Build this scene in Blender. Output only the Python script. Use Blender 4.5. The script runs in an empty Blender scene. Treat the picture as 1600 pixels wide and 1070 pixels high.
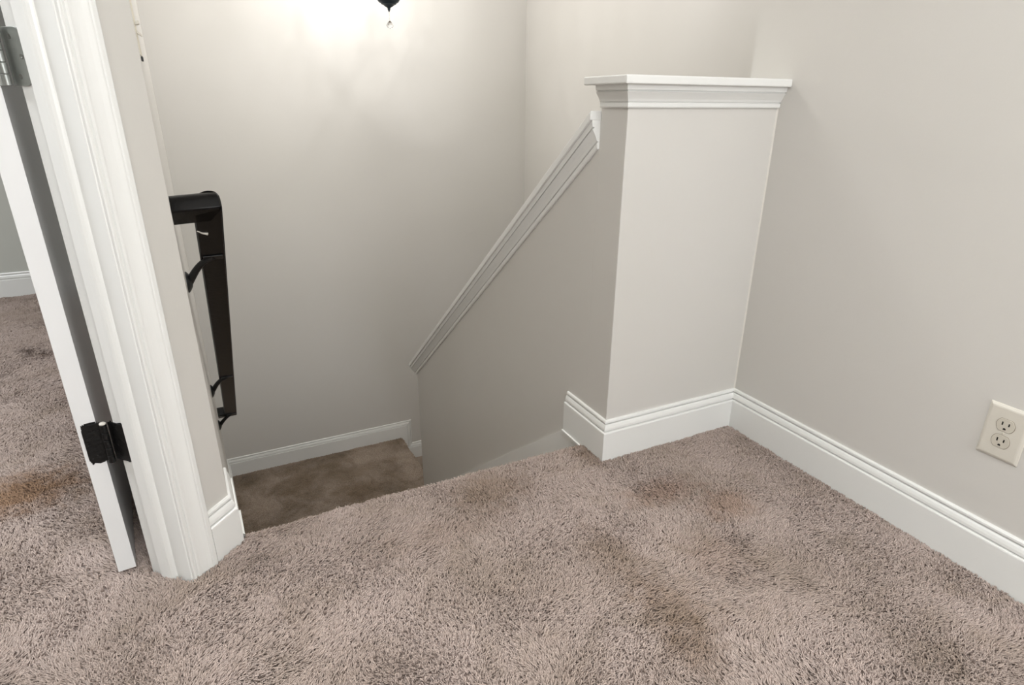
import bpy, bmesh, math, random
import numpy as np
from mathutils import Vector, Matrix

# ------------------------------------------------------------------ camera
S = bpy.context.scene
COL = S.collection
F_PX, PITCH, ROLL, YAW = 942.4, 0.3768, -0.0055, 0.4576
cam = bpy.data.cameras.new('camera')
cam.sensor_width = 36.0
cam.lens = F_PX / 1600 * 36.0
cam.clip_start = 0.01
co = bpy.data.objects.new('camera', cam)
COL.objects.link(co)
R0 = Vector((math.cos(YAW), -math.sin(YAW), 0))
Fh = Vector((math.sin(YAW), math.cos(YAW), 0))
Fw = Fh * math.cos(PITCH) + Vector((0, 0, -math.sin(PITCH)))
U0 = Fh * math.sin(PITCH) + Vector((0, 0, math.cos(PITCH)))
Rr = R0 * math.cos(ROLL) - U0 * math.sin(ROLL)
Ur = R0 * math.sin(ROLL) + U0 * math.cos(ROLL)
M = Matrix((Rr, Ur, -Fw)).transposed().to_4x4()
M.translation = Vector((0, 0, 1.0))
co.matrix_world = M
S.camera = co

# ------------------------------------------------------------------ world, lights, exposure
S.view_settings.view_transform = 'Standard'
S.view_settings.look = 'None'
S.view_settings.gamma = 1.0
S.view_settings.use_curve_mapping = False
S.view_settings.exposure = 0.07
wd = bpy.data.worlds.new('world')
wd.use_nodes = True
S.world = wd
wd.node_tree.nodes['Background'].inputs[0].default_value = (0.9, 0.95, 1, 1)
wd.node_tree.nodes['Background'].inputs[1].default_value = 0.3


def area(name, loc, target, size, power, col=(1, 1, 1), size_y=None):
    l = bpy.data.lights.new(name, 'AREA')
    l.energy = power
    l.color = col
    if size_y:
        l.shape = 'RECTANGLE'
        l.size = size
        l.size_y = size_y
    else:
        l.shape = 'DISK'
        l.size = size
    o = bpy.data.objects.new(name, l)
    COL.objects.link(o)
    o.location = loc
    o.rotation_euler = (Vector(target) - Vector(loc)).to_track_quat('-Z', 'Y').to_euler()
    return o


area('hall_ceiling_light', (-0.15, -0.55, 2.40), (-0.15, -0.55, 0), 0.7, 10, (0.95, 0.975, 1))
area('bounce_flash', (0.0, -0.35, 1.75), (0.05, -0.2, 2.45), 0.35, 38, (0.95, 0.975, 1))
area('hall_back_fill', (0.95, -2.15, 1.7), (0.1, 1.4, 1.25), 1.0, 38, (0.94, 0.97, 1), 1.2)  # added broad fill from the back of the hall, no real window there
area('stairwell_fill_light', (0.75, 2.55, 2.42), (0.55, 2.9, 0), 0.55, 17.5, (1, 0.985, 0.96))  # added soft fill that lifts the stairwell walls, not an actual fixture
area('side_room_light', (-1.9, 1.7, 2.40), (-1.9, 1.7, 0), 1.0, 58, (0.94, 0.97, 1))
area('lower_hall_light', (1.6, 2.4, -0.62), (1.6, 3.0, -3), 0.3, 1.5, (1, 0.95, 0.88))

# ------------------------------------------------------------------ helpers


def tag(o, label=None, cat=None, group=None, kind=None):
    if label: o['label'] = label
    if cat: o['category'] = cat
    if group: o['group'] = group
    if kind: o['kind'] = kind
    return o


def empty(name, loc=(0, 0, 0)):
    o = bpy.data.objects.new(name, None)
    COL.objects.link(o)
    o.location = loc
    o.empty_display_size = 0.05
    return o


class MB:
    def __init__(s):
        s.v = []
        s.f = []

    def add(s, vs, fs):
        b = len(s.v)
        s.v += [tuple(v) for v in vs]
        s.f += [tuple(i + b for i in f) for f in fs]
        return s

    def box(s, x0, x1, y0, y1, z0, z1):
        vs = [(x, y, z) for x in (x0, x1) for y in (y0, y1) for z in (z0, z1)]
        return s.add(vs, [(0, 1, 3, 2), (4, 6, 7, 5), (0, 4, 5, 1), (2, 3, 7, 6), (0, 2, 6, 4), (1, 5, 7, 3)])

    def obox(s, O, A, B, C):          # box from corner O with edge vectors A B C
        O, A, B, C = map(Vector, (O, A, B, C))
        vs = [O + A * i + B * j + C * k for i in (0, 1) for j in (0, 1) for k in (0, 1)]
        return s.add(vs, [(0, 1, 3, 2), (4, 6, 7, 5), (0, 4, 5, 1), (2, 3, 7, 6), (0, 2, 6, 4), (1, 5, 7, 3)])

    def prism(s, poly, z0, z1):       # polygon in plan, extruded up
        n = len(poly)
        vs = [(p[0], p[1], z0) for p in poly] + [(p[0], p[1], z1) for p in poly]
        fs = [tuple(range(n - 1, -1, -1)), tuple(range(n, 2 * n))]
        fs += [(i, (i + 1) % n, n + (i + 1) % n, n + i) for i in range(n)]
        return s.add(vs, fs)

    def loft(s, rings, closed=True, caps=True):
        n = len(rings[0])
        vs = [p for r in rings for p in r]
        fs = []
        for k in range(len(rings) - 1):
            for i in range(n if closed else n - 1):
                j = (i + 1) % n
                fs.append((k * n + i, k * n + j, (k + 1) * n + j, (k + 1) * n + i))
        if caps and closed:
            fs.append(tuple(range(n - 1, -1, -1)))
            fs.append(tuple((len(rings) - 1) * n + i for i in range(n)))
        return s.add(vs, fs)

    def lathe(s, prof, c, n=32, axis='z'):
        rings = []
        for (r, z) in prof:
            ring = []
            for i in range(n):
                a = 2 * math.pi * i / n
                if axis == 'z':
                    ring.append((c[0] + r * math.cos(a), c[1] + r * math.sin(a), c[2] + z))
                else:
                    ring.append((c[0] + z, c[1] + r * math.cos(a), c[2] + r * math.sin(a)))
            rings.append(ring)
        return s.loft(rings)

    def tube(s, pts, r, n=10, flat=None):
        pts = [Vector(p) for p in pts]
        rings = []
        up = Vector((0, 0, 1))
        for i, p in enumerate(pts):
            t = (pts[min(i + 1, len(pts) - 1)] - pts[max(i - 1, 0)]).normalized()
            a = t.cross(up)
            if a.length < 1e-3: a = t.cross(Vector((1, 0, 0)))
            a.normalize()
            b = t.cross(a)
            rr = r[i] if isinstance(r, (list, tuple)) else r
            ra, rb = (rr, rr) if flat is None else (rr * flat[0], rr * flat[1])
            rings.append([p + a * ra * math.cos(2 * math.pi * k / n) + b * rb * math.sin(2 * math.pi * k / n) for k in range(n)])
        return s.loft(rings)

    def sweep(s, path, prof, O=(0, 0, 0), U=(1, 0, 0), V=(0, 1, 0), N=(0, 0, 1)):
        # path in the (U,V) plane; profile points (offset to the LEFT of the path, height along N); mitred
        O, U, V, N = map(Vector, (O, U, V, N))
        P = [Vector(p) for p in path]
        rings = []
        for i, p in enumerate(P):
            d0 = (P[i] - P[i - 1]).normalized() if i > 0 else None
            d1 = (P[i + 1] - P[i]).normalized() if i < len(P) - 1 else None
            if d0 is None: d0 = d1
            if d1 is None: d1 = d0
            n0 = Vector((-d0.y, d0.x))
            n1 = Vector((-d1.y, d1.x))
            m = (n0 + n1)
            m = m / m.dot(n0)
            rings.append([O + U * (p.x + m.x * o) + V * (p.y + m.y * o) + N * h for (o, h) in prof])
        return s.loft(rings)

    def build(s, name, mat, parent=None, bevel=0.0, smooth=False, seg=2):
        me = bpy.data.meshes.new(name)
        me.from_pydata(s.v, [], s.f)
        bm = bmesh.new()
        bm.from_mesh(me)
        bmesh.ops.recalc_face_normals(bm, faces=bm.faces)
        bm.to_mesh(me)
        bm.free()
        me.materials.append(mat)
        o = bpy.data.objects.new(name, me)
        COL.objects.link(o)
        if parent is not None:
            o.parent = parent
            o.matrix_parent_inverse = Matrix.Translation(parent.location).inverted() if parent.type == 'EMPTY' else Matrix()
        if smooth:
            for p in me.polygons: p.use_smooth = True
            try:
                me.set_sharp_from_angle(angle=math.radians(40))
            except Exception:
                pass
        if bevel:
            b = o.modifiers.new('bevel', 'BEVEL')
            b.width = bevel
            b.segments = seg
            b.limit_method = 'ANGLE'
            b.angle_limit = math.radians(35)
        return o


# ------------------------------------------------------------------ materials
def srgb(r, g, b):
    f = lambda c: (c / 255 / 12.92) if c / 255 <= 0.04045 else ((c / 255 + 0.055) / 1.055) ** 2.4
    return (f(r), f(g), f(b), 1)


def mat(name, col, rough=0.5, spec=0.5, metal=0.0, bump=None, mottle=None, coat=0.0, trans=0.0, ior=1.5, emit=None):
    m = bpy.data.materials.new(name)
    m.use_nodes = True
    nt = m.node_tree
    p = nt.nodes['Principled BSDF']
    p.inputs['Base Color'].default_value = col
    p.inputs['Roughness'].default_value = rough
    p.inputs['Specular IOR Level'].default_value = spec
    p.inputs['Metallic'].default_value = metal
    p.inputs['Coat Weight'].default_value = coat
    p.inputs['Transmission Weight'].default_value = trans
    p.inputs['IOR'].default_value = ior
    if emit:
        p.inputs['Emission Color'].default_value = emit[0]
        p.inputs['Emission Strength'].default_value = emit[1]
    tc = nt.nodes.new('ShaderNodeTexCoord')
    if mottle:                                   # (scale, second colour, low, high)
        n = nt.nodes.new('ShaderNodeTexNoise')
        n.inputs['Scale'].default_value = mottle[0]
        n.inputs['Detail'].default_value = 5
        nt.links.new(tc.outputs['Object'], n.inputs['Vector'])
        r = nt.nodes.new('ShaderNodeValToRGB')
        r.color_ramp.elements[0].position = mottle[2]
        r.color_ramp.elements[1].position = mottle[3]
        r.color_ramp.elements[0].color = col
        r.color_ramp.elements[1].color = mottle[1]
        nt.links.new(n.outputs['Fac'], r.inputs['Fac'])
        nt.links.new(r.outputs['Color'], p.inputs['Base Color'])
    if bump:                                     # (scale, strength, distance)
        n = nt.nodes.new('ShaderNodeTexNoise')
        n.inputs['Scale'].default_value = bump[0]
        n.inputs['Detail'].default_value = 3
        nt.links.new(tc.outputs['Object'], n.inputs['Vector'])
        b = nt.nodes.new('ShaderNodeBump')
        b.inputs['Strength'].default_value = bump[1]
        b.inputs['Distance'].default_value = bump[2]
        nt.links.new(n.outputs['Fac'], b.inputs['Height'])
        nt.links.new(b.outputs['Normal'], p.inputs['Normal'])
    return m


PAINT = mat('greige wall paint', srgb(214, 211, 206), 0.42, 0.35, bump=(260, 0.12, 0.001), mottle=(1.2, srgb(211, 208, 202), 0.35, 0.7))
ROOMP = mat('grey green room paint', srgb(196, 197, 190), 0.5, 0.35, bump=(260, 0.1, 0.001))
TRIM = mat('white semi gloss trim paint', srgb(236, 236, 233), 0.3, 0.5, bump=(90, 0.02, 0.0005))
DOORP = mat('white door paint', srgb(240, 240, 240), 0.28, 0.5, bump=(120, 0.05, 0.0006))
CEIL = mat('flat white ceiling paint', srgb(235, 233, 228), 0.9, 0.2)
BLACKP = mat('glossy black rail paint', srgb(8, 7, 7), 0.25, 0.22, bump=(70, 0.3, 0.0015), mottle=(30, srgb(58, 44, 34), 0.66, 0.82))
IRON = mat('black painted iron', srgb(14, 14, 15), 0.35, 0.5, bump=(180, 0.5, 0.001))
HINGE = mat('dark nickel hinge', srgb(168, 170, 166), 0.38, 0.5, metal=0.85, mottle=(20, srgb(150, 153, 150), 0.4, 0.8))
SCREW = mat('worn steel screw', srgb(150, 150, 145), 0.35, metal=0.9)
CHIP = mat('bare chipped paint', srgb(215, 210, 200), 0.6)
HPAINT = mat('smeared black hinge paint', srgb(7, 7, 7), 0.5, 0.4, bump=(120, 0.8, 0.002), mottle=(140, srgb(60, 60, 60), 0.66, 0.72))
IVORY = mat('ivory outlet plastic', srgb(216, 211, 200), 0.3, 0.5)
IVORY2 = mat('ivory receptacle plastic', srgb(204, 198, 185), 0.35, 0.5)
SLOT = mat('dark slot', srgb(22, 17, 12), 0.8)
CREAM = mat('cream plaque', srgb(214, 207, 188), 0.5)
BRONZE = mat('dark slate bronze', srgb(52, 62, 70), 0.38, 0.5, metal=0.6)
GLASS = mat('clear crystal', (1, 1, 1, 1), 0.02, 0.5, trans=1.0, ior=1.52)
BULB = mat('warm bulb', (1, 0.95, 0.86, 1), 0.4, emit=((1, 0.93, 0.82, 1), 12))
SKIRT = TRIM


def carpet_mat(name, hair, cols=None):
    m = bpy.data.materials.new(name)
    m.use_nodes = True
    nt = m.node_tree
    L = nt.links.new
    p = nt.nodes['Principled BSDF']
    p.inputs['Roughness'].default_value = 0.95
    p.inputs['Specular IOR Level'].default_value = 0.12
    p.inputs['Sheen Weight'].default_value = 0.15
    geo = nt.nodes.new('ShaderNodeNewGeometry')
    A_, B_, C__ = cols or (C_A, C_B, C_C)

    def noise(sc, det=4, dist=0.0):
        n = nt.nodes.new('ShaderNodeTexNoise')
        n.inputs['Scale'].default_value = sc
        n.inputs['Detail'].default_value = det
        n.inputs['Distortion'].default_value = dist
        L(geo.outputs['Position'], n.inputs['Vector'])
        return n.outputs['Fac']

    def ramp(fac, a, b, c0, c1):
        r = nt.nodes.new('ShaderNodeValToRGB')
        r.color_ramp.elements[0].position = a
        r.color_ramp.elements[1].position = b
        r.color_ramp.elements[0].color = c0
        r.color_ramp.elements[1].color = c1
        L(fac, r.inputs['Fac'])
        return r.outputs['Color']

    def mix(mode, f, a, b):
        x = nt.nodes.new('ShaderNodeMixRGB')
        x.blend_type = mode
        if isinstance(f, float): x.inputs[0].default_value = f
        else: L(f, x.inputs[0])
        for i, v in ((1, a), (2, b)):
            if isinstance(v, tuple): x.inputs[i].default_value = v
            else: L(v, x.inputs[i])
        return x.outputs[0]

    # worn, soiled traffic patches over a mauve taupe yarn
    c = ramp(noise(3.2, 5, 0.6), 0.40, 0.66, srgb(*A_), srgb(*B_))
    c = mix('MIX', ramp(noise(7.5, 4, 1.0), 0.50, 0.74, (0, 0, 0, 1), (0.5, 0.5, 0.5, 1)), c, srgb(*C__))

    def stain(x, y, rx, ry, col, amt):
        sx = nt.nodes.new('ShaderNodeVectorMath')
        sx.operation = 'SUBTRACT'
        L(geo.outputs['Position'], sx.inputs[0])
        sx.inputs[1].default_value = (x, y, 0)
        sm = nt.nodes.new('ShaderNodeVectorMath')
        sm.operation = 'MULTIPLY'
        L(sx.outputs[0], sm.inputs[0])
        sm.inputs[1].default_value = (1 / rx, 1 / ry, 0)
        ln = nt.nodes.new('ShaderNodeVectorMath')
        ln.operation = 'LENGTH'
        L(sm.outputs[0], ln.inputs[0])
        ad = nt.nodes.new('ShaderNodeMath')
        ad.operation = 'MULTIPLY_ADD'
        L(noise(28, 4), ad.inputs[0])
        ad.inputs[1].default_value = 1.5
        L(ln.outputs['Value'], ad.inputs[2])
        rr = ramp(ad.outputs[0], 0.55, 1.0, (amt, amt, amt, 1), (0, 0, 0, 1))
        # remap: (len + 1.5*noise) / 2
        ad2 = nt.nodes.new('ShaderNodeMath')
        ad2.operation = 'MULTIPLY'
        L(ad.outputs[0], ad2.inputs[0])
        ad2.inputs[1].default_value = 0.5
        for l in list(nt.links):
            if l.to_node.bl_idname == 'ShaderNodeValToRGB' and l.from_node == ad: nt.links.remove(l)
        rnode = rr.node
        L(ad2.outputs[0], rnode.inputs['Fac'])
        return lambda base: mix('MULTIPLY', rr, base, col)

    for st in STAINS: c = stain(*st)(c)
    if hair:
        h = nt.nodes.new('ShaderNodeHairInfo')
        c = mix('MULTIPLY', 1.0, c, ramp(h.outputs['Random'], 0.0, 1.0, (0.80, 0.79, 0.78, 1), (1.12, 1.10, 1.08, 1)))
        ic = ramp(h.outputs['Intercept'], 0.0, 0.8, (0.60, 0.56, 0.53, 1), (1, 1, 1, 1))
        c = mix('MULTIPLY', 1.0, c, ic)
    else:
        n2 = noise(420, 3)
        c = mix('MULTIPLY', 1.0, c, ramp(n2, 0.3, 0.7, (0.55, 0.53, 0.52, 1), (1.0, 1.0, 1.0, 1)))
        b = nt.nodes.new('ShaderNodeBump')
        b.inputs['Strength'].default_value = 0.8
        b.inputs['Distance'].default_value = 0.006
        L(noise(260, 3), b.inputs['Height'])
        L(b.outputs['Normal'], p.inputs['Normal'])
    L(c, p.inputs['Base Color'])
    return m


C_A, C_B, C_C = (190, 175, 168), (176, 161, 152), (156, 141, 126)
DK, BR = (0.72, 0.67, 0.60, 1), (0.72, 0.56, 0.44, 1)
STAINS = [(1.00, 1.08, 0.12, 0.06, BR, 0.55), (-0.60, 1.84, 0.16, 0.12, (0.62, 0.46, 0.30, 1), 0.9), (0.57, 1.29, 0.12, 0.09, DK, 0.9),
          (0.93, 1.34, 0.06, 0.08, DK, 0.8), (1.12, 0.96, 0.09, 0.07, (0.80, 0.66, 0.54, 1), 0.6), (0.73, 0.92, 0.07, 0.14, DK, 0.7), (0.75, 0.74, 0.09, 0.10, DK, 0.9),
          (0.72, 0.64, 0.06, 0.08, DK, 0.8), (0.40, 1.18, 0.22, 0.06, (0.84, 0.80, 0.76, 1), 0.6), (0.96, 0.82, 0.09, 0.09, (0.82, 0.76, 0.72, 1), 0.6),
          (0.25, 3.83, 0.10, 0.22, DK, 0.7), (0.59, 3.50, 0.16, 0.14, (0.66, 0.60, 0.52, 1), 0.8), (0.53, 4.05, 0.25, 0.06, DK, 0.5), (-0.12, 3.3, 0.2, 0.3, DK, 0.5)]
CARPET = carpet_mat('taupe carpet backing', False)
PILE = carpet_mat('taupe carpet yarn', True)
LANDING_COLS = ((184, 169, 155), (146, 130, 112), (106, 90, 72))  # browner, more strongly mottled yarn colours for landing and steps
PILE2 = carpet_mat('browner taupe carpet yarn', True, LANDING_COLS)
CARPET2 = carpet_mat('browner taupe carpet backing', False, LANDING_COLS)

# ------------------------------------------------------------------ key dimensions (metres, hall floor pile top = 0)
XK, YK, XR = 0.952, 1.2964, 1.462      # knee wall outer corner, hall right wall
YE = 1.412                             # back of knee wall / end of right wall
XS, YB = 2.114, 4.10                   # far right and back of stairwell
YN = 1.4087                            # top nosing
RISE, RUN = 0.2057, 0.265
ZL = -1.44                             # landing
ZC = 2.45
ZLOW = -4.3
FZ = -0.010                            # carpet backing below pile tops
BBH = 0.1275
P0 = Vector((-0.256, 1.352, 0))        # far corner of door jamb
an = math.radians(46.5)
W = Vector((math.cos(an), math.sin(an), 0))     # along the diagonal wall, away from the opening
NN = Vector((W.y, -W.x, 0))                     # out of the diagonal wall, into the hall
TW = 0.112                                      # its thickness
def dw(w, n, z=0.0): return P0 + W * w + NN * n + Vector((0, 0, z))
C = dw(0.1447, TW)                               # outer corner of the pillar
KS = -0.0414                                     # drift of the left stair wall
LX = lambda y: C.x + KS * (y - C.y)              # left stair wall face
D_ = (LX(YB), YB)

# ------------------------------------------------------------------ floors
hall_poly = [(-2.1, -2.2), (XR, -2.2), (XR, 1.25), (1.0, 1.33), (1.0, YN - 0.02), (-0.12, YN - 0.02), (-0.2, 1.45), (-2.0, -0.4)]
m = MB()
m.prism([(-2.1, -2.3), (XR + 0.1, -2.3), (XR + 0.1, YK + 0.05), (XK + 0.05, YK + 0.05), (XK + 0.05, YN - 0.03), (C.x - 0.06, YN - 0.03), (-0.17, 1.41), (-2.1, -0.6)], -0.25, FZ)
# rounded carpeted nosing of the top step
rings = []
for x in (C.x - 0.06, XK + 0.05):
    ring = [(x, YN - 0.03, -0.25), (x, YN - 0.03, FZ)]
    for k in range(9):
        a = math.pi / 2 * (1 - k / 8)
        ring.append((x, YN - 0.028 + 0.022 * math.cos(a), FZ - 0.022 + 0.022 * math.sin(a)))
    ring.append((x, YN - 0.006, -0.25))
    rings.append(ring)
m.loft(rings)
m.prism([(-3.6, -0.6), (-2.1, -0.6), (-0.17, 1.41), (-0.19, YB), (-3.6, YB + 0.1)], -0.25, FZ)
tag(m.build('floor', CARPET), kind='structure')

# ------------------------------------------------------------------ walls
st = lambda o: tag(o, kind='structure')
m = MB()
m.prism([(XR, -2.3), (XR + 0.66, -2.3), (XR + 0.66, YE), (XR, YE)], -0.25, ZC)
st(m.build('wall_right', PAINT))
m = MB(); m.prism([(-3.7, YB), (XS + 0.1, YB), (XS + 0.1, YB + 0.12), (-3.7, YB + 0.12)], ZLOW, ZC)
st(m.build('wall_back', PAINT))
m = MB(); m.prism([(XS, YE - 0.2), (XS + 0.12, YE - 0.2), (XS + 0.12, YB), (XS, YB)], ZLOW, ZC)
st(m.build('wall_stairwell_right', PAINT))
# pillar of the diagonal wall and the stair's left wall, one plaster body
m = MB()
m.prism([dw(0.014, 0).xy, dw(0.014, TW).xy, C.xy, D_, (D_[0] - 0.11, YB), (LX(1.45) - 0.112, 1.44)], ZLOW, ZC)
st(m.build('wall_left', PAINT))
m = MB()
for a, b, z0 in ((-2.5, -0.784, -0.25), (-0.784, 0.014, 2.06)):
    m.prism([dw(a, 0).xy, dw(a, TW).xy, dw(b, TW).xy, dw(b, 0).xy], z0, ZC)
st(m.build('wall_doorway', PAINT))
m = MB(); m.prism([(-2.15, -2.3), (-2.05, -2.3), (-2.05, -0.5), (-2.15, -0.5)], -0.25, ZC)
st(m.build('wall_hall_left', PAINT))
m = MB(); m.prism([(-2.15, -2.4), (XR + 0.2, -2.4), (XR + 0.2, -2.3), (-2.15, -2.3)], -0.25, ZC)
st(m.build('wall_front', PAINT))
m = MB(); m.prism([(-3.7, -0.62), (-3.6, -0.62), (-3.6, YB), (-3.7, YB)], -0.25, ZC)
m.prism([(-3.6, -0.62), (-2.05, -0.62), (-2.05, -0.5), (-3.6, -0.5)], -0.25, ZC)
st(m.build('wall_side_room', ROOMP))
# the side room's own paint on its back wall: a board of plaster in front of the shared wall
m = MB(); m.prism([(-3.6, YB - 0.006), (D_[0] - 0.112, YB - 0.006), (D_[0] - 0.112, YB), (-3.6, YB)], -0.25, ZC)
st(m.build('wall_side_room_back', ROOMP))
m = MB(); m.box(-3.7, XS + 0.12, -2.4, YB + 0.12, ZC, ZC + 0.1)
st(m.build('ceiling', CEIL))
m = MB(); m.box(-0.4, XS + 0.12, 1.0, YB + 0.1, ZLOW - 0.1, ZLOW)
st(m.build('floor_lower', CARPET))

# knee wall with the sloped stair guard wall
SL = 0.776
zm = lambda y: 0.8905 - SL * (y - 1.4105)        # lower edge of the sloped cap moulding on the wall face
YSD = 3.222
CD = math.cos(math.atan(SL)); SD = math.sin(math.atan(SL))
m = MB()
m.box(XK, XR, YK, YE, -0.3, 1.045)
x0, x1 = XK, XK + 0.104
pr = [(YE - 0.002, -2.0), (YSD, ZLOW), (YSD, zm(YSD) + 0.07), (YE - 0.002, zm(YE) + 0.07)]
pr = [(YE - 0.002, ZLOW), (YSD, ZLOW), (YSD, zm(YSD) + 0.075), (YE - 0.002, zm(YE) + 0.075)]
m.loft([[(x0, y, z) for y, z in pr], [(x1, y, z) for y, z in pr]])
m.box(XK, XS, YK, YE, ZLOW, -0.3)
st(m.build('wall_knee', PAINT, bevel=0.002))

# thin caulk bead in the inner corner
m = MB(); m.prism([(XR, YK), (XR - 0.0035, YK), (XR, YK - 0.0035)], BBH, 0.992)
st(m.build('trim_1', mat('pale caulk', srgb(222, 218, 210), 0.5)))

# ------------------------------------------------------------------ baseboards
BB = [(0, -0.012), (0.0160, -0.012), (0.0160, 0.0880), (0.0150, 0.0908), (0.0120, 0.0918), (0.0065, 0.0922), (0.0065, 0.0955), (0.0116, 0.0965), (0.0110, 0.1030),
      (0.0088, 0.1100), (0.0066, 0.1142), (0.0015, 0.1148), (0.0015, 0.1180), (0.0070, 0.1188), (0.0068, 0.1235), (0.0050, 0.1268), (0, 0.1275)]


def baseboard(name, path, z=0.0, mt=TRIM):
    # boards stand to the LEFT of the path
    m = MB()
    m.sweep(path, BB, O=(0, 0, z))
    o = m.build(name, mt)
    return tag(o, kind='structure')


bk = baseboard('baseboard_knee', [(XR, -2.3), (XR, YK), (XK, YK), (XK, 1.512)])
foot = MB(); foot.box(XK - 0.021, XK - 0.0005, YN - 0.012, 1.5135, -0.0175, -0.0115)
foot.build('board_end_strip', TRIM, bk)
ysk = 1.512
pl = [(LX(ysk), ysk), (C.x, C.y), dw(0.066, TW).xy]
bp = baseboard('baseboard_pillar', pl)
foot = MB(); foot.prism([(LX(1.42) + 0.0005, 1.42), (LX(1.42) + 0.021, 1.405), (LX(1.5135) + 0.021, 1.5135), (LX(1.5135) + 0.0005, 1.5135)], -0.03, -0.0115)
foot.build('board_end_strip', TRIM, bp)
baseboard('baseboard_side_room', [(D_[0] - 0.112, YB - 0.006), (-3.6, YB - 0.006), (-3.6, -0.5)])
baseboard('baseboard_doorway', [dw(-0.85, TW).xy, dw(-2.4, TW).xy])
baseboard('baseboard_landing_left', [(LX(YB), YB), (LX(3.06), 3.06)], ZL)

# landing baseboard on the back wall: steps down beside the landing edge
zt = ZL + BBH + 0.004
zt2 = zt - RISE
m = MB()
xe = 1.136
mp = [(x_, h_) for (h_, x_) in [(d, BBH - z) for d, z in BB if z > 0.08]] + [(0.039, 0.0)]
mold = [(BBH - z, d) for d, z in BB if z > 0.08] + [(0.039, 0.0)]
# path runs left to right, moulding offset is to the right/below: mirror by running right to left
m.sweep([(XS, zt2), (xe, zt2), (xe, zt), (LX(YB), zt)], mold, O=(0, YB, 0), U=(1, 0, 0), V=(0, 0, 1), N=(0, -1, 0))
poly = [(LX(YB), ZL - 0.3), (LX(YB), zt - 0.036), (xe - 0.036, zt - 0.036), (xe - 0.036, zt2 - 0.036), (XS, zt2 - 0.036), (XS, zt2 - BBH - 0.3)]
m.loft([[(x, YB, z) for x, z in poly], [(x, YB - 0.0155, z) for x, z in poly]])
st(m.build('baseboard_landing_back', TRIM))

# stair skirt boards
m = MB()
sk = lambda y: -0.006 - 0.79 * (y - 1.512)
ring = lambda x, ys: [(x(y), y, z) for y, z in ys]
pz = [(YN - 0.01, -0.012), (1.5125, -0.0115), (3.20, sk(3.20)), (3.20, sk(3.20) - 0.45), (YN - 0.01, -0.45)]
m.loft([[(XK, y, z) for y, z in pz], [(XK - 0.008, y, z) for y, z in pz]])
st(m.build('trim_2', SKIRT))
m = MB()
pz = [(YN - 0.01, -0.03), (1.5125, -0.0115), (3.06, sk(3.06)), (3.06, sk(3.06) - 0.42), (YN - 0.01, -0.45)]
m.loft([[(LX(y), y, z) for y, z in pz], [(LX(y) + 0.012, y, z) for y, z in pz]])
st(m.build('trim_3', SKIRT))

# ------------------------------------------------------------------ knee wall cap (plank over bed moulding)
BED = [(0, 0), (0.0045, 0.0), (0.0065, 0.003), (0.0070, 0.0115), (0.0035, 0.0125), (0.0035, 0.0145), (0.0075, 0.0152), (0.0098, 0.021), (0.0145, 0.0285), (0.0190, 0.0345),
       (0.0210, 0.0375), (0.0160, 0.0385), (0.0160, 0.0405), (0.0215, 0.0412), (0.0230, 0.0535), (0.0, 0.0535)]
root = empty('trim_4', (XK, YK, 0.99)); tag(root, kind='structure')
m = MB()
OV = 0.036
m.box(XK - OV, XR + 0.001, YK - OV, YE + OV, 1.0455, 1.0655)
m.build('cap_board', TRIM, root, bevel=0.003)
m = MB()
m.sweep([(XR, YK), (XK, YK), (XK, YE)], [(o, 0.992 + h) for o, h in BED])
m.build('bed_moulding', TRIM, root)

# sloped cap
root = empty('trim_5', (XK, 1.42, 0.9)); tag(root, kind='structure')
up = Vector((0, SD, CD)); dn = Vector((0, CD, -SD))


def sloped(prof, name, x_of, bev=0.0):
    # prof: (x, height perpendicular to slope) ; starts on the vertical plane y=YE, ends square to the slope
    m = MB()
    rings = []
    for end in (0, 1):
        r = []
        for (x, h) in prof:
            if end == 0:
                p = Vector((x, 1.4105, zm(1.4105))) + up * h
                t = (YE + 0.001 - p.y) / dn.y
                p = p + dn * t
            else:
                p = Vector((x, 3.243, zm(3.243))) + up * h
            r.append(p)
        rings.append(r)
    m.loft(rings)
    return m.build(name, TRIM, root, bevel=bev)


sc = 1.08
sloped([(XK - o * 1.15, h * sc) for o, h in BED[:-1]] + [(XK, 0.0535 * sc)], 'bed_moulding', None)
sloped([(x1 + o * 1.15, h * sc) for o, h in BED[:-1]] + [(x1, 0.0535 * sc)], 'bed_moulding', None)
sloped([(XK - 0.033, 0.058), (x1 + 0.033, 0.058), (x1 + 0.033, 0.076), (XK - 0.033, 0.076)], 'cap_board', None, 0.002)

# ------------------------------------------------------------------ door frame
fr = empty('trim_6', P0); tag(fr, kind='structure')
def plan(pts): return [dw(a, b).xy for a, b in pts]
m = MB()
m.prism(plan([(0, 0), (0.019, 0), (0.019, TW + 0.002), (0.0, TW + 0.002)]), -0.012, 2.05)
m.build('jamb', TRIM, fr, bevel=0.0015)
m = MB(); m.prism(plan([(-0.78, 0), (-0.761, 0), (-0.761, TW + 0.002), (-0.78, TW + 0.002)]), -0.012, 2.05)
m.build('jamb', TRIM, fr, bevel=0.0015)
m = MB(); m.prism(plan([(-0.78, 0), (0.019, 0), (0.019, TW + 0.002), (-0.78, TW + 0.002)]), 2.032, 2.051)
m.build('head_jamb', TRIM, fr)
stop = [(0.001, 0.037), (-0.009, 0.037), (-0.0105, 0.0385), (-0.0115, 0.058), (-0.0112, 0.064), (-0.0095, 0.0685), (-0.006, 0.0725), (-0.003, 0.0745), (0.001, 0.0752)]
m = MB(); m.prism(plan(stop), -0.012, 2.032); m.build('door_stop', TRIM, fr)
m = MB(); m.prism(plan([(-0.761 - a, b) for a, b in stop][::-1]), -0.012, 2.032); m.build('door_stop', TRIM, fr)
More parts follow.
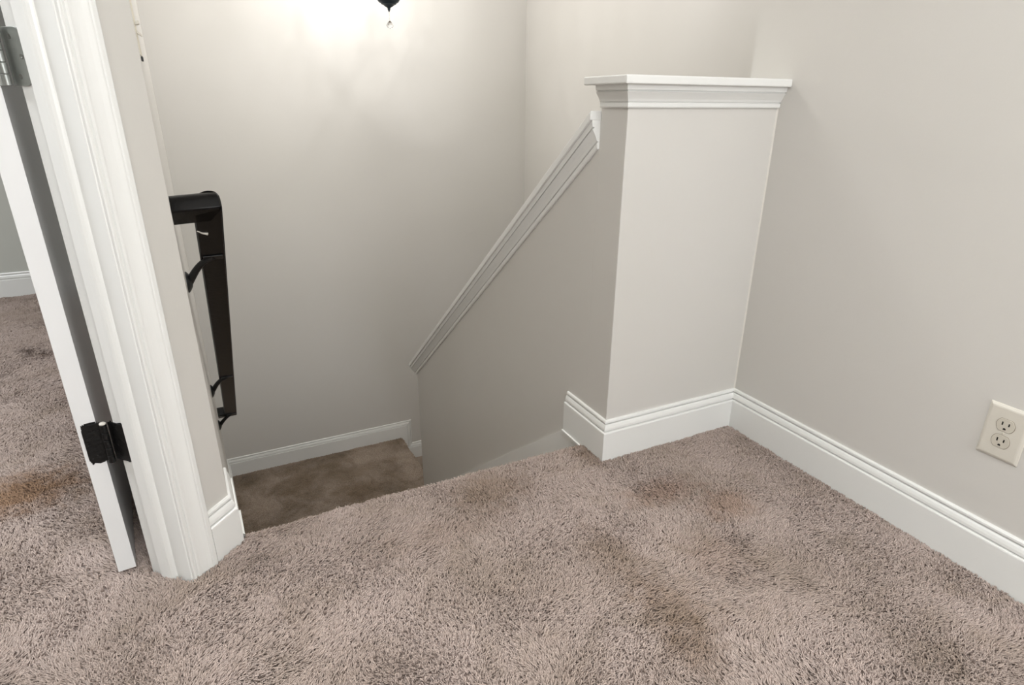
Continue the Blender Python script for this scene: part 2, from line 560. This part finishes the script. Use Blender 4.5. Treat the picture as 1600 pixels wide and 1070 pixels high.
cas = [(0.003, TW), (0.003, TW + 0.0075), (0.005, TW + 0.0092), (0.0085, TW + 0.0092), (0.0105, TW + 0.0065), (0.0125, TW + 0.0060), (0.0135, TW + 0.0098), (0.0175, TW + 0.0110),
       (0.0210, TW + 0.0108), (0.0225, TW + 0.0092), (0.030, TW + 0.0100), (0.040, TW + 0.0125), (0.048, TW + 0.0160), (0.0510, TW + 0.0162), (0.0525, TW + 0.0150), (0.0545, TW + 0.0172),
       (0.062, TW + 0.0178), (0.0645, TW + 0.0165), (0.0660, TW + 0.013), (0.0660, TW)]
m = MB(); m.prism(plan(cas), -0.012, 2.105); m.build('casing', TRIM, fr)
m = MB(); m.prism(plan([(-0.761 - a, b) for a, b in cas][::-1]), -0.012, 2.105); m.build('casing', TRIM, fr)
m = MB()
m.loft([[dw(s_, b, 2.041 + a) for a, b in cas] for s_ in (-0.761, 0.003)])
m.build('head_casing', TRIM, fr)
# black edge worn paint under the jamb bottom is left to the carpet

# ------------------------------------------------------------------ door (open into the side room)
ER = Vector((-0.2865, 1.3630, 0))
da = math.radians(96.1)
DD = Vector((math.cos(da), math.sin(da), 0))      # from hinge edge to latch edge
DN = Vector((DD.y, -DD.x, 0))                      # right face normal
DT, DWI = 0.0345, 0.755
door = empty('door_1', (ER.x, ER.y, 0.008)); tag(door, kind='structure')
def dp(d, n, z): return ER + DD * d + DN * n + Vector((0, 0, z))
Z0, Z1 = 0.009, 2.030
m = MB()
core = 0.008
m.obox(dp(0.02, -DT + core, Z0 + 0.02), DD * (DWI - 0.04), DN * (DT - 2 * core), Vector((0, 0, Z1 - Z0 - 0.04)))
stiles = [(0, 0.108), (DWI - 0.108, DWI)]
rails = [(Z0, 0.215), (0.815, 1.00), (1.60, 1.71), (1.90, Z1)]
for a, b in stiles: m.obox(dp(a, -DT, Z0), DD * (b - a), DN * DT, Vector((0, 0, Z1 - Z0)))
for a, b in rails: m.obox(dp(0.108, -DT, a), DD * (DWI - 0.216), DN * DT, Vector((0, 0, b - a)))
for (z0, z1) in ((0.215, 0.815), (1.0, 1.60), (1.71, 1.90)): m.obox(dp(DWI / 2 - 0.05, -DT, z0), DD * 0.1, DN * DT, Vector((0, 0, z1 - z0)))
m.build('door_leaf', DOORP, door)
for side in (0, 1):
    for (a, b) in ((0.108, DWI / 2 - 0.05), (DWI / 2 + 0.05, DWI - 0.108)):
        for (z0, z1) in ((0.215, 0.815), (1.0, 1.60), (1.71, 1.90)):
            m = MB()
            rings = []
            for ins, dep in ((0, 0.0), (0.006, 0.003), (0.010, 0.0065), (0.018, 0.0075), (0.024, 0.0072), (0.045, 0.002), (0.048, 0.002)):
                nn = (-dep) if side == 0 else (-DT + dep)
                rings.append([dp(a + ins, nn, z0 + ins), dp(b - ins, nn, z0 + ins), dp(b - ins, nn, z1 - ins), dp(a + ins, nn, z1 - ins)])
            m.loft(rings)
            m.build('raised_panel', DOORP, door)


def hinge(zc, metal, painted):
    h = empty('hinge', dw(0, -0.012, zc))
    h.parent = door
    h.matrix_parent_inverse = Matrix.Translation(door.location).inverted()
    hz = 0.0445
    pin = dw(-0.013, -0.010, 0)

    def leaf(O, A, nrm, n=6):
        # rounded-corner leaf: starts at pin side, runs along A
        Lg = A.length
        a = A.normalized()
        r = 0.014
        pts = [(0, -hz), (Lg - r, -hz)]
        for k in range(1, n + 1):
            t = math.pi / 2 * k / n
            pts.append((Lg - r + r * math.sin(t), -hz + r - r * math.cos(t)))
        for k in range(n + 1):
            t = math.pi / 2 * k / n
            pts.append((Lg - r + r * math.cos(t), hz - r + r * math.sin(t)))
        pts.append((0, hz))
        mm = MB()
        base = [Vector((O.x, O.y, zc)) + a * u + Vector((0, 0, v)) for u, v in pts]
        mm.loft([base, [p + nrm * 0.0026 for p in base]])
        return mm

    if painted:
        rnd = random.Random(5)
    # jamb leaf
    j0 = dw(-0.0002, -0.012)
    jl = leaf(j0, NN * 0.044, -W)
    jl.build('hinge_leaf', metal, h, bevel=0.0006)
    # door leaf on hinge edge of the door
    e0 = dp(0, 0.012, 0)
    dl = leaf(e0, -DN * (0.012 + 0.028), -DD)
    dl.build('hinge_leaf', metal, h, bevel=0.0006)
    # knuckles
    kx = Vector((pin.x - 0.001, pin.y - 0.001, zc))
    n = 5
    for k in range(n):
        a, b = -hz + 2 * hz * k / n + 0.0004, -hz + 2 * hz * (k + 1) / n - 0.0004
        m = MB(); m.lathe([(0.0, a), (0.0058, a), (0.0064, a + 0.0006), (0.0064, b - 0.0006), (0.0058, b), (0.0, b)], kx, 18)
        m.build('knuckle', metal, h, smooth=True)
    m = MB(); m.lathe([(0.0, hz), (0.0045, hz), (0.0062, hz + 0.0015), (0.0062, hz + 0.0035), (0.004, hz + 0.0055), (0.0, hz + 0.006)], kx, 18)
    m.build('pin_cap', CHIP if painted else metal, h, smooth=True)
    for (u, v) in ((0.018, 0.030), (0.034, 0.0), (0.020, -0.030)):
        for base, dirr, nrm in ((j0, NN, -W), (e0, -DN, -DD)):
            c = Vector((base.x, base.y, zc)) + dirr * u + nrm * 0.0024 + Vector((0, 0, v))
            m = MB()
            up_ = Vector((0, 0, 1))
            rr = [[c + nrm * hh + (dirr * math.cos(t) + up_ * math.sin(t)) * rad for t in [2 * math.pi * q / 14 for q in range(14)]] for rad, hh in ((0.0042, 0), (0.004, 0.0009), (0.0022, 0.0007), (0.0014, 0.0003))]
            m.loft(rr)
            m.build('screw', metal if painted else SCREW, h)
    if painted:
        # black brushed overspill around both leaves: ragged thin paint film
        for base, dirr, nrm, lo, hi in ((j0, NN, -W, 0.004, 0.040), (e0, -DN, -DD, 0.008, 0.0375)):
            mm = MB()
            cpt = []
            K = 64
            uc, ur = (lo + hi) / 2, (hi - lo) / 2 + 0.002
            for q in range(K):
                t = 2 * math.pi * q / K
                cx_, sx_ = math.cos(t), math.sin(t)
                ex = 0.25
                u = uc + ur * math.copysign(abs(cx_) ** ex, cx_)
                v = (hz + 0.002) * math.copysign(abs(sx_) ** ex, sx_)
                j = 1 + rnd.uniform(-0.05, 0.06)
                u = min(uc + (u - uc) * j, 0.0425)
                cpt.append(Vector((base.x, base.y, zc)) + dirr * u + Vector((0, 0, v * j)))
            mm.loft([cpt, [p + nrm * 0.0007 for p in cpt]])
            mm.build('paint_smear', metal, h)
    return h


hinge(0.3375, HPAINT, True)
hinge(1.068, HINGE, False)
hinge(1.80, HINGE, False)

# ------------------------------------------------------------------ stairs
stair = empty('carpeted_staircase', (0.4, 3.5, ZL))
tag(stair, 'lower stair landing of brown taupe carpet with rounded edge and step down on the right', 'stairs')


def carpet_step(name, x0, x1, y0, y1, z, h, edge, r=0.02):
    # slab with a rounded nosing on one side: edge 'y-' nosing facing -y ... 'x+' nosing facing +x
    m = MB()
    prof = [(0, -h)]
    w = (y1 - y0) if edge in ('y-', 'y+') else (x1 - x0)
    prof += [(w - r * 0.3, -h)]
    for k in range(9):
        a = -math.pi / 6 + (math.pi / 2 + math.pi / 6) * k / 8
        prof.append((w - r + r * math.cos(a), -r + r * math.sin(a)))
    prof.append((0, 0))
    if edge == 'x+': rings = [[(x0 + u, y, z + v) for u, v in prof] for y in (y0, y1)]
    elif edge == 'y+': rings = [[(x, y0 + u, z + v) for u, v in prof] for x in (x0, x1)]
    else: rings = [[(x, y1 - u, z + v) for u, v in prof] for x in (x0, x1)]
    m.loft(rings)
    return m.build(name, CARPET2, stair)


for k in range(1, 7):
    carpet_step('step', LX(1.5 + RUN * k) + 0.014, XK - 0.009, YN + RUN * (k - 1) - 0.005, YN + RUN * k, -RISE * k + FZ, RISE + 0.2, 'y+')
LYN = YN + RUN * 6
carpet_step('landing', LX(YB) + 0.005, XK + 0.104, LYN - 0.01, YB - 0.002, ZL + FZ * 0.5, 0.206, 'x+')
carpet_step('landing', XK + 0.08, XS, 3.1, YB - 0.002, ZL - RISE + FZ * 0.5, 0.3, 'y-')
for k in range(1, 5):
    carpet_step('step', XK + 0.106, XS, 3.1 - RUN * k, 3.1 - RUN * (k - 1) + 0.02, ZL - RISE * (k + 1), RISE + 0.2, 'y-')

# ------------------------------------------------------------------ handrail
hr = empty('handrail', (LX(1.5), 1.5, 0.7))
tag(hr, 'glossy black wooden handrail sloping down the left stair wall', 'handrail')
y1, y2 = 1.447, 3.10
xo1 = 0.0115 * y1 + 0.001
RA = Vector((-0.0440, 1, -SL)).normalized()         # along the rail
XP = Vector((1, 0.0440, 0)).normalized()            # away from the wall
XP = (XP - RA * XP.dot(RA)).normalized()
RN = XP.cross(RA).normalized()                       # rail top normal
if RN.z < 0: RN = -RN
RW, RH = 0.056, 0.052
# U path: wall -> out -> down -> wall, outer edge as path, profile offset inwards
Lr = (y2 - y1) / RA.y
top0 = Vector((xo1, y1, 0.830))
dist = 0.098
prof = [(0, 0.006), (0.001, 0.0), (0.004, -0.001)]
def dprof():
    p = []
    # flat bottom, vertical shoulders with small cove, domed top
    p.append((0.003, 0.0)); p.append((RW - 0.003, 0.0)); p.append((RW, 0.003)); p.append((RW, 0.020))
    for k in range(1, 12):
        a = math.pi * k / 12
        p.append((RW / 2 + RW / 2 * math.cos(a), 0.022 + 0.028 * math.sin(a) ** 0.9))
    p.append((0, 0.020)); p.append((0, 0.003))
    return p
m = MB()
c_ = 0.004
path = [(-dist - 0.006, 0.008), (-c_, 0), (0, c_), (0, Lr - c_), (-c_, Lr), (-dist + 0.012, Lr)]
O = top0 - RN * 0.045
m.sweep(path, dprof(), O=O, U=XP, V=RA, N=RN)
m.build('rail', BLACKP, hr, bevel=0.0015, smooth=True)


def railpt(s, u, h):          # s along the rail, u from outer edge inwards, h above flat underside
    return O + RA * s - XP * u + RN * h


for yb_, full in ((1.63, 1), (2.50, 1), (3.06, 0)):
    s_ = (yb_ - y1) / RA.y
    b = empty('bracket', railpt(s_, RW / 2, 0)); b.parent = hr
    b.matrix_parent_inverse = Matrix.Translation(hr.location).inverted()
    a0 = railpt(s_, RW / 2, -0.001)
    wy = a0.y + 0.03
    wpt = Vector((LX(wy) + 0.006, wy, a0.z - 0.062))
    pts = []
    for k in range(11):
        t = k / 10
        q = a0.lerp(wpt, t)
        q.z += 0.020 * math.sin(math.pi * t) * (0.6 if full else 0.3)
        pts.append(q)
    m = MB(); m.tube(pts, [0.0075 + 0.0045 * (k / 10) for k in range(11)], 12, flat=(1, 0.8))
    m.build('bracket_arm', IRON, b, smooth=True)
    m = MB()
    m.obox(railpt(s_ - 0.010, RW / 2 + 0.022, -0.003), RA * 0.020, XP * 0.044, RN * 0.003)
    m.build('saddle_plate', IRON, b, bevel=0.001)
    m = MB()
    m.lathe([(0, -0.006), (0.026, -0.006), (0.026, -0.003), (0.021, 0.001), (0.012, 0.006), (0.0, 0.008)], wpt, 22, axis='x')
    m.build('wall_flange', IRON, b, smooth=True)
    for zz in (-0.017, 0.017):
        m = MB(); m.lathe([(0, 0.0), (0.0035, 0.0), (0.003, 0.0018), (0, 0.002)], wpt + Vector((-0.002, 0, zz)), 10, axis='x')
        m.build('screw', SCREW if full else IRON, b)
m = MB()
c0 = railpt(0.105, RW - 0.012, -0.0012)
m.tube([c0 - XP * 0.010 + RA * -0.012, c0, c0 + XP * 0.010 + RA * 0.004], [0.0012, 0.002, 0.0034], 8)
m.build('paint_chip', CHIP, hr)

# ------------------------------------------------------------------ outlet on the right wall
oc = Vector((XR, 0.5545, 0.3434))
ou = empty('electrical_outlet', oc)
tag(ou, 'ivory duplex wall outlet with two receptacles above the baseboard on the right wall', 'outlet')
m = MB()
hw, hh = 0.0405, 0.0625
rings = []
for ins, dep in ((0, 0.0), (0, 0.0018), (0.0012, 0.0032), (0.005, 0.0055), (0.008, 0.0062)):
    rings.append([(XR - dep, oc.y + a * (hw - ins), oc.z + b_ * (hh - ins)) for a, b_ in ((-1, -1), (1, -1), (1, 1), (-1, 1))])
m.loft(rings)
m.build('cover_plate', IVORY, ou, bevel=0.0012)


def recept(zc):
    r = MB()
    pts = []
    R_, hc = 0.0172, 0.0143
    for k in range(40):
        t = 2 * math.pi * k / 40
        pts.append((R_ * math.cos(t), max(-hc, min(hc, R_ * 1.02 * math.sin(t)))))
    r.loft([[(XR - d, oc.y + a * s_, zc + b_ * s_) for a, b_ in pts] for d, s_ in ((0.004, 1.0), (0.0068, 1.0), (0.0073, 0.97))])
    ro = r.build('receptacle', IVORY2, ou)
    g = MB()
    g.loft([[(XR - d, oc.y + a * s_, zc + b_ * s_) for a, b_ in pts] for d, s_ in ((0.004, 1.045), (0.0064, 1.045))])
    g.build('receptacle_gap', mat('gap brown', srgb(120, 105, 85), 0.8), ro)
    for dy, ww, hgt in ((0.0063, 0.0013, 0.0080), (-0.0063, 0.0013, 0.0068)):
        q = MB(); q.box(XR - 0.0076, XR - 0.0066, oc.y + dy - ww, oc.y + dy + ww, zc + 0.0035 - hgt / 2, zc + 0.0035 + hgt / 2)
        q.build('slot', SLOT, ro)
    q = MB()
    gp = [(0.0027 * math.cos(t), 0.0027 * math.sin(t)) for t in [math.pi * k / 10 for k in range(11)]] + [(-0.0027, -0.0015), (0.0027, -0.0015)]
    q.loft([[(XR - d, oc.y + a, zc - 0.0085 + b_) for a, b_ in gp] for d in (0.0066, 0.0076)])
    q.build('ground_hole', SLOT, ro)


recept(oc.z + 0.0192); recept(oc.z - 0.0192)
m = MB(); m.lathe([(0, -0.0078), (0.0022, -0.0075), (0.0027, -0.0060), (0, -0.0060)], oc, 14, axis='x')
m.build('screw', IVORY2, ou)

# ------------------------------------------------------------------ small cream strip hanging on the stair wall
sp = Vector((LX(1.50), 1.50, 1.075))
pq = empty('wall_plaque', sp)
tag(pq, 'thin cream wall hanging with two small white bars, high beside the white door casing', 'wall hanging')
m = MB(); m.box(sp.x - 0.001, sp.x + 0.0012, 1.49, 1.535, 1.085, 1.62); m.build('board', CREAM, pq, bevel=0.001)
m = MB(); m.obox((sp.x + 0.001, 1.50, 1.138), (0.0075, 0, 0.002), (0, 0.012, 0), (0, 0, 0.0065)); m.build('white_bar', CHIP, pq, bevel=0.001)
m = MB(); m.obox((sp.x + 0.001, 1.50, 1.124), (0.0085, 0, -0.006), (0, 0.012, 0), (0, 0, 0.0055)); m.build('white_bar', CHIP, pq, bevel=0.001)
m = MB(); m.box(sp.x, sp.x + 0.004, 1.497, 1.507, 1.074, 1.083); m.build('dark_tip', IRON, pq, bevel=0.001)

# ------------------------------------------------------------------ chandelier
cx_, cy_ = 0.966, 3.40
cz = 1.430                      # bottom of the finial
ch = empty('chandelier', (cx_, cy_, cz))
tag(ch, 'dark slate chandelier bowl with finial and crystal drop hanging high in the stairwell', 'chandelier')
CC = (cx_, cy_, cz - 0.028)
m = MB()
m.lathe([(0, 0.030), (0.0035, 0.031), (0.0045, 0.036), (0.0070, 0.040), (0.0075, 0.047), (0.011, 0.050), (0.018, 0.053), (0.027, 0.060), (0.037, 0.064), (0.039, 0.068),
         (0.049, 0.073), (0.056, 0.082), (0.0585, 0.092), (0.058, 0.100), (0.052, 0.106), (0.050, 0.112), (0.030, 0.122), (0.016, 0.135), (0.012, 0.16), (0.016, 0.19), (0.022, 0.20), (0.012, 0.22),
         (0.010, 0.36), (0.020, 0.38), (0.010, 0.40), (0.004, 0.41), (0, 0.41)], CC, 40)
m.build('bowl', BRONZE, ch, smooth=True)
m = MB()
m.lathe([(0.005, 0.40), (0.005, ZC - CC[2] - 0.03), (0.06, ZC - CC[2] - 0.025), (0.06, ZC - CC[2] - 0.001), (0, ZC - CC[2] - 0.001)], CC, 24)
m.build('stem', BRONZE, ch, smooth=True)


def crystal(top, ln, r, name='crystal_drop', links=2):
    m = MB()
    z = top[2]
    for k in range(links):
        m.lathe([(0, 0.0035), (0.002, 0.002), (0.0024, 0), (0.002, -0.002), (0, -0.0035)], (top[0], top[1], z - 0.004), 8)
        z -= 0.008
    prof = [(0, 0), (r * 0.35, -ln * 0.12), (r * 0.8, -ln * 0.40), (r, -ln * 0.62), (r * 0.75, -ln * 0.85), (0, -ln)]
    m.lathe(prof, (top[0], top[1], z), 8)
    return m.build(name, GLASS, ch)


crystal((cx_, cy_, CC[2] + 0.031), 0.038, 0.018, 'crystal_drop', 5)
NA = 6
for k in range(NA):
    a = math.radians(100 + 360 / NA * k)
    ca, sa = math.cos(a), math.sin(a)
    pts = []
    for t in [i / 14 for i in range(15)]:
        r = 0.05 + 0.19 * t
        z = 0.11 - 0.0 * t + 0.075 * (t ** 2.2) + 0.03 * math.sin(math.pi * t * 2) * -0.5
        pts.append((cx_ + r * ca, cy_ + r * sa, CC[2] + z + 0.02))
    m = MB(); m.tube(pts, 0.0055, 10)
    arm = m.build('arm', BRONZE, ch, smooth=True)
    e = (cx_ + 0.24 * ca, cy_ + 0.24 * sa, CC[2] + 0.205)
    m = MB(); m.lathe([(0, 0), (0.010, 0.0), (0.030, 0.012), (0.034, 0.018), (0.012, 0.016), (0.012, 0.07), (0, 0.07)], e, 20)
    m.build('candle_cup', BRONZE, arm, smooth=True)
    m = MB(); m.lathe([(0, 0.070), (0.008, 0.072), (0.013, 0.085), (0.011, 0.10), (0.004, 0.118), (0, 0.122)], e, 16)
    m.build('bulb', BULB, arm, smooth=True)
    for q in range(5):
        b_ = 2 * math.pi * q / 5
        crystal((e[0] + 0.033 * math.cos(b_), e[1] + 0.033 * math.sin(b_), e[2] + 0.016), 0.028, 0.008, 'crystal_drop', 1)
    l = bpy.data.lights.new('bulb_light', 'POINT')
    l.energy = 3.3
    l.color = (1, 0.985, 0.965)
    l.shadow_soft_size = 0.012
    lo = bpy.data.objects.new('bulb_light', l)
    COL.objects.link(lo)
    lo.location = (e[0], e[1], e[2] + 0.145)

# ------------------------------------------------------------------ carpet pile (hair curves)
RG = np.random.default_rng(7)


def vnoise(x, y, sc, seed):
    g = np.random.default_rng(seed).random((64, 64))
    u, v = x / sc + 20.3, y / sc + 20.7
    i, j = np.floor(u).astype(int), np.floor(v).astype(int)
    fu, fv = u - i, v - j
    fu = fu * fu * (3 - 2 * fu); fv = fv * fv * (3 - 2 * fv)
    G = lambda a, b: g[a % 64, b % 64]
    return ((G(i, j) * (1 - fu) + G(i + 1, j) * fu) * (1 - fv) + (G(i, j + 1) * (1 - fu) + G(i + 1, j + 1) * fu) * fv) * 2 - 1


def inside(px, py, poly):
    r = np.zeros(len(px), bool)
    n = len(poly)
    for i in range(n):
        x1_, y1_ = poly[i]; x2_, y2_ = poly[(i + 1) % n]
        c = ((y1_ > py) != (y2_ > py)) & (px < (x2_ - x1_) * (py - y1_) / (y2_ - y1_ + 1e-12) + x1_)
        r ^= c
    return r


def pile(name, polys, z, pitch, per, length, rad, lean=0.5, seed=1, edge=None, fan=0.35, yarn=None):
    rg = np.random.default_rng(seed)
    bx = [p for poly in polys for p in poly]
    x0, x1_ = min(p[0] for p in bx), max(p[0] for p in bx)
    y0, y1_ = min(p[1] for p in bx), max(p[1] for p in bx)
    gx, gy = np.meshgrid(np.arange(x0, x1_, pitch), np.arange(y0, y1_, pitch))
    tx = gx.ravel() + rg.uniform(-.5, .5, gx.size) * pitch
    ty = gy.ravel() + rg.uniform(-.5, .5, gx.size) * pitch
    k = np.zeros(len(tx), bool)
    for poly in polys: k |= inside(tx, ty, poly)
    k &= rg.random(len(tx)) > 0.09
    tx, ty = tx[k], ty[k]
    # brushed lay of the pile
    ang = 2.4 * vnoise(tx, ty, 0.33, seed + 11) + 1.3 * vnoise(tx, ty, 0.09, seed + 12) + 0.9 + 0.6 * vnoise(tx, ty, 0.025, seed + 15)
    mag = lean * (0.7 + 0.7 * vnoise(tx, ty, 0.12, seed + 13))
    lx = np.cos(ang) * mag + rg.normal(0, 0.16, len(tx))
    ly = np.sin(ang) * mag + rg.normal(0, 0.16, len(tx))
    hh = length * (1 + 0.16 * vnoise(tx, ty, 0.05, seed + 14) + rg.normal(0, 0.09, len(tx)))
    n = len(tx) * per
    tx, ty, lx, ly, hh = (np.repeat(a, per) for a in (tx, ty, lx, ly, hh))
    sx = tx + rg.normal(0, pitch * 0.14, n); sy = ty + rg.normal(0, pitch * 0.14, n)
    fx = lx + rg.normal(0, fan, n); fy = ly + rg.normal(0, fan, n)
    hh = hh * rg.uniform(0.82, 1.08, n)
    nr = np.stack([np.zeros(n), np.zeros(n), np.ones(n)], 1)
    base = np.stack([sx, sy, np.full(n, z)], 1)
    if edge is not None:          # wrap over a rounded nosing: edge = (axis, position, radius)
        ax, pos, r = edge
        c = pos - r
        over = np.maximum(base[:, ax] - c, 0)
        th = np.minimum(over / r, 1.75)
        on = over > 0
        extra = np.maximum(over / r - 1.75, 0) * r
        base[:, ax] = np.where(on, c + r * np.sin(th), base[:, ax])
        base[:, 2] = np.where(on, z - r + r * np.cos(th) - extra, base[:, 2])
        hh = hh * np.where(base[:, ax] > c, 0.72, 1.0)
        nr[:, ax] = np.where(on, np.sin(th), 0)
        nr[:, 2] = np.where(on, np.cos(th), 1)
    NP = 4
    P = np.zeros((n, NP, 3))
    rr = np.zeros((n, NP))
    for i in range(NP):
        t = i / (NP - 1)
        b = t ** 1.6
        P[:, i] = base + nr * (hh * (t - 0.22 * b))[:, None]
        P[:, i, 0] += fx * hh * b
        P[:, i, 1] += fy * hh * b
        P[:, i, 2] += (0 if edge is None else 0)
        rr[:, i] = rad * (1.0 - 0.35 * t ** 3)
    hc = bpy.data.hair_curves.new(name)
    hc.add_curves([NP] * n)
    hc.points.foreach_set('position', P.reshape(-1).astype(np.float32))
    a = hc.attributes.get('radius') or hc.attributes.new('radius', 'FLOAT', 'POINT')
    a.data.foreach_set('value', rr.reshape(-1).astype(np.float32))
    hc.materials.append(yarn or PILE)
    o = bpy.data.objects.new(name, hc)
    COL.objects.link(o)
    print('PILE', name, n)
    return o


e = 0.004
i1 = dw(0.0, TW + 0.016); i2 = dw(0.066, TW + 0.018); i3 = dw(0.16, TW + 0.018)
hallp = [(-1.05, -0.15), (XR - 0.017, -0.15), (XR - 0.017, YK - 0.017), (XK - 0.017, YK - 0.017), (XK - 0.017, YN + 0.045), (C.x + 0.022, YN + 0.045),
         (C.x + 0.018, C.y - 0.005), i3.xy[:], i2.xy[:], dw(0.003, TW + 0.012).xy[:], dw(-0.012, TW).xy[:], dw(-0.013, 0.0).xy[:], dw(-0.75, 0).xy[:], dw(-0.75, TW).xy[:], dw(-1.3, TW).xy[:]]
hallp = [tuple(p) for p in hallp]
o = pile('hall_carpet_pile', [hallp], FZ, 0.0052, 4, 0.0112, 0.00115, 0.75, 3, edge=(1, YN - 0.006, 0.022))
tag(o, 'taupe cut pile carpet covering the hall floor up to the top stair edge', 'carpet', kind='stuff')
roomp = [dw(0.012, -0.001).xy[:], (-0.21, 1.5), (-0.30, YB - 0.03), (-1.75, YB - 0.03), (-1.75, 0.6), dw(-1.0, -0.002).xy[:]]
roomp = [tuple(p) for p in roomp]
o = pile('side_room_carpet_pile', [roomp], FZ, 0.0066, 4, 0.0125, 0.0014, 0.75, 4)
tag(o, 'taupe cut pile carpet of the side room seen left of the open white door', 'carpet', kind='stuff')
landp = [(LX(YB) + 0.018, LYN), (XK + 0.12, LYN), (XK + 0.12, YB - 0.018), (LX(YB) + 0.018, YB - 0.018)]
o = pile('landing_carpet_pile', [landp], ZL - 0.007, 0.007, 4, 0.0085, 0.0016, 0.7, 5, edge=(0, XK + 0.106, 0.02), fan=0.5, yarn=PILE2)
tag(o, 'short brown taupe carpet pile on the lower stair landing', 'carpet', kind='stuff')
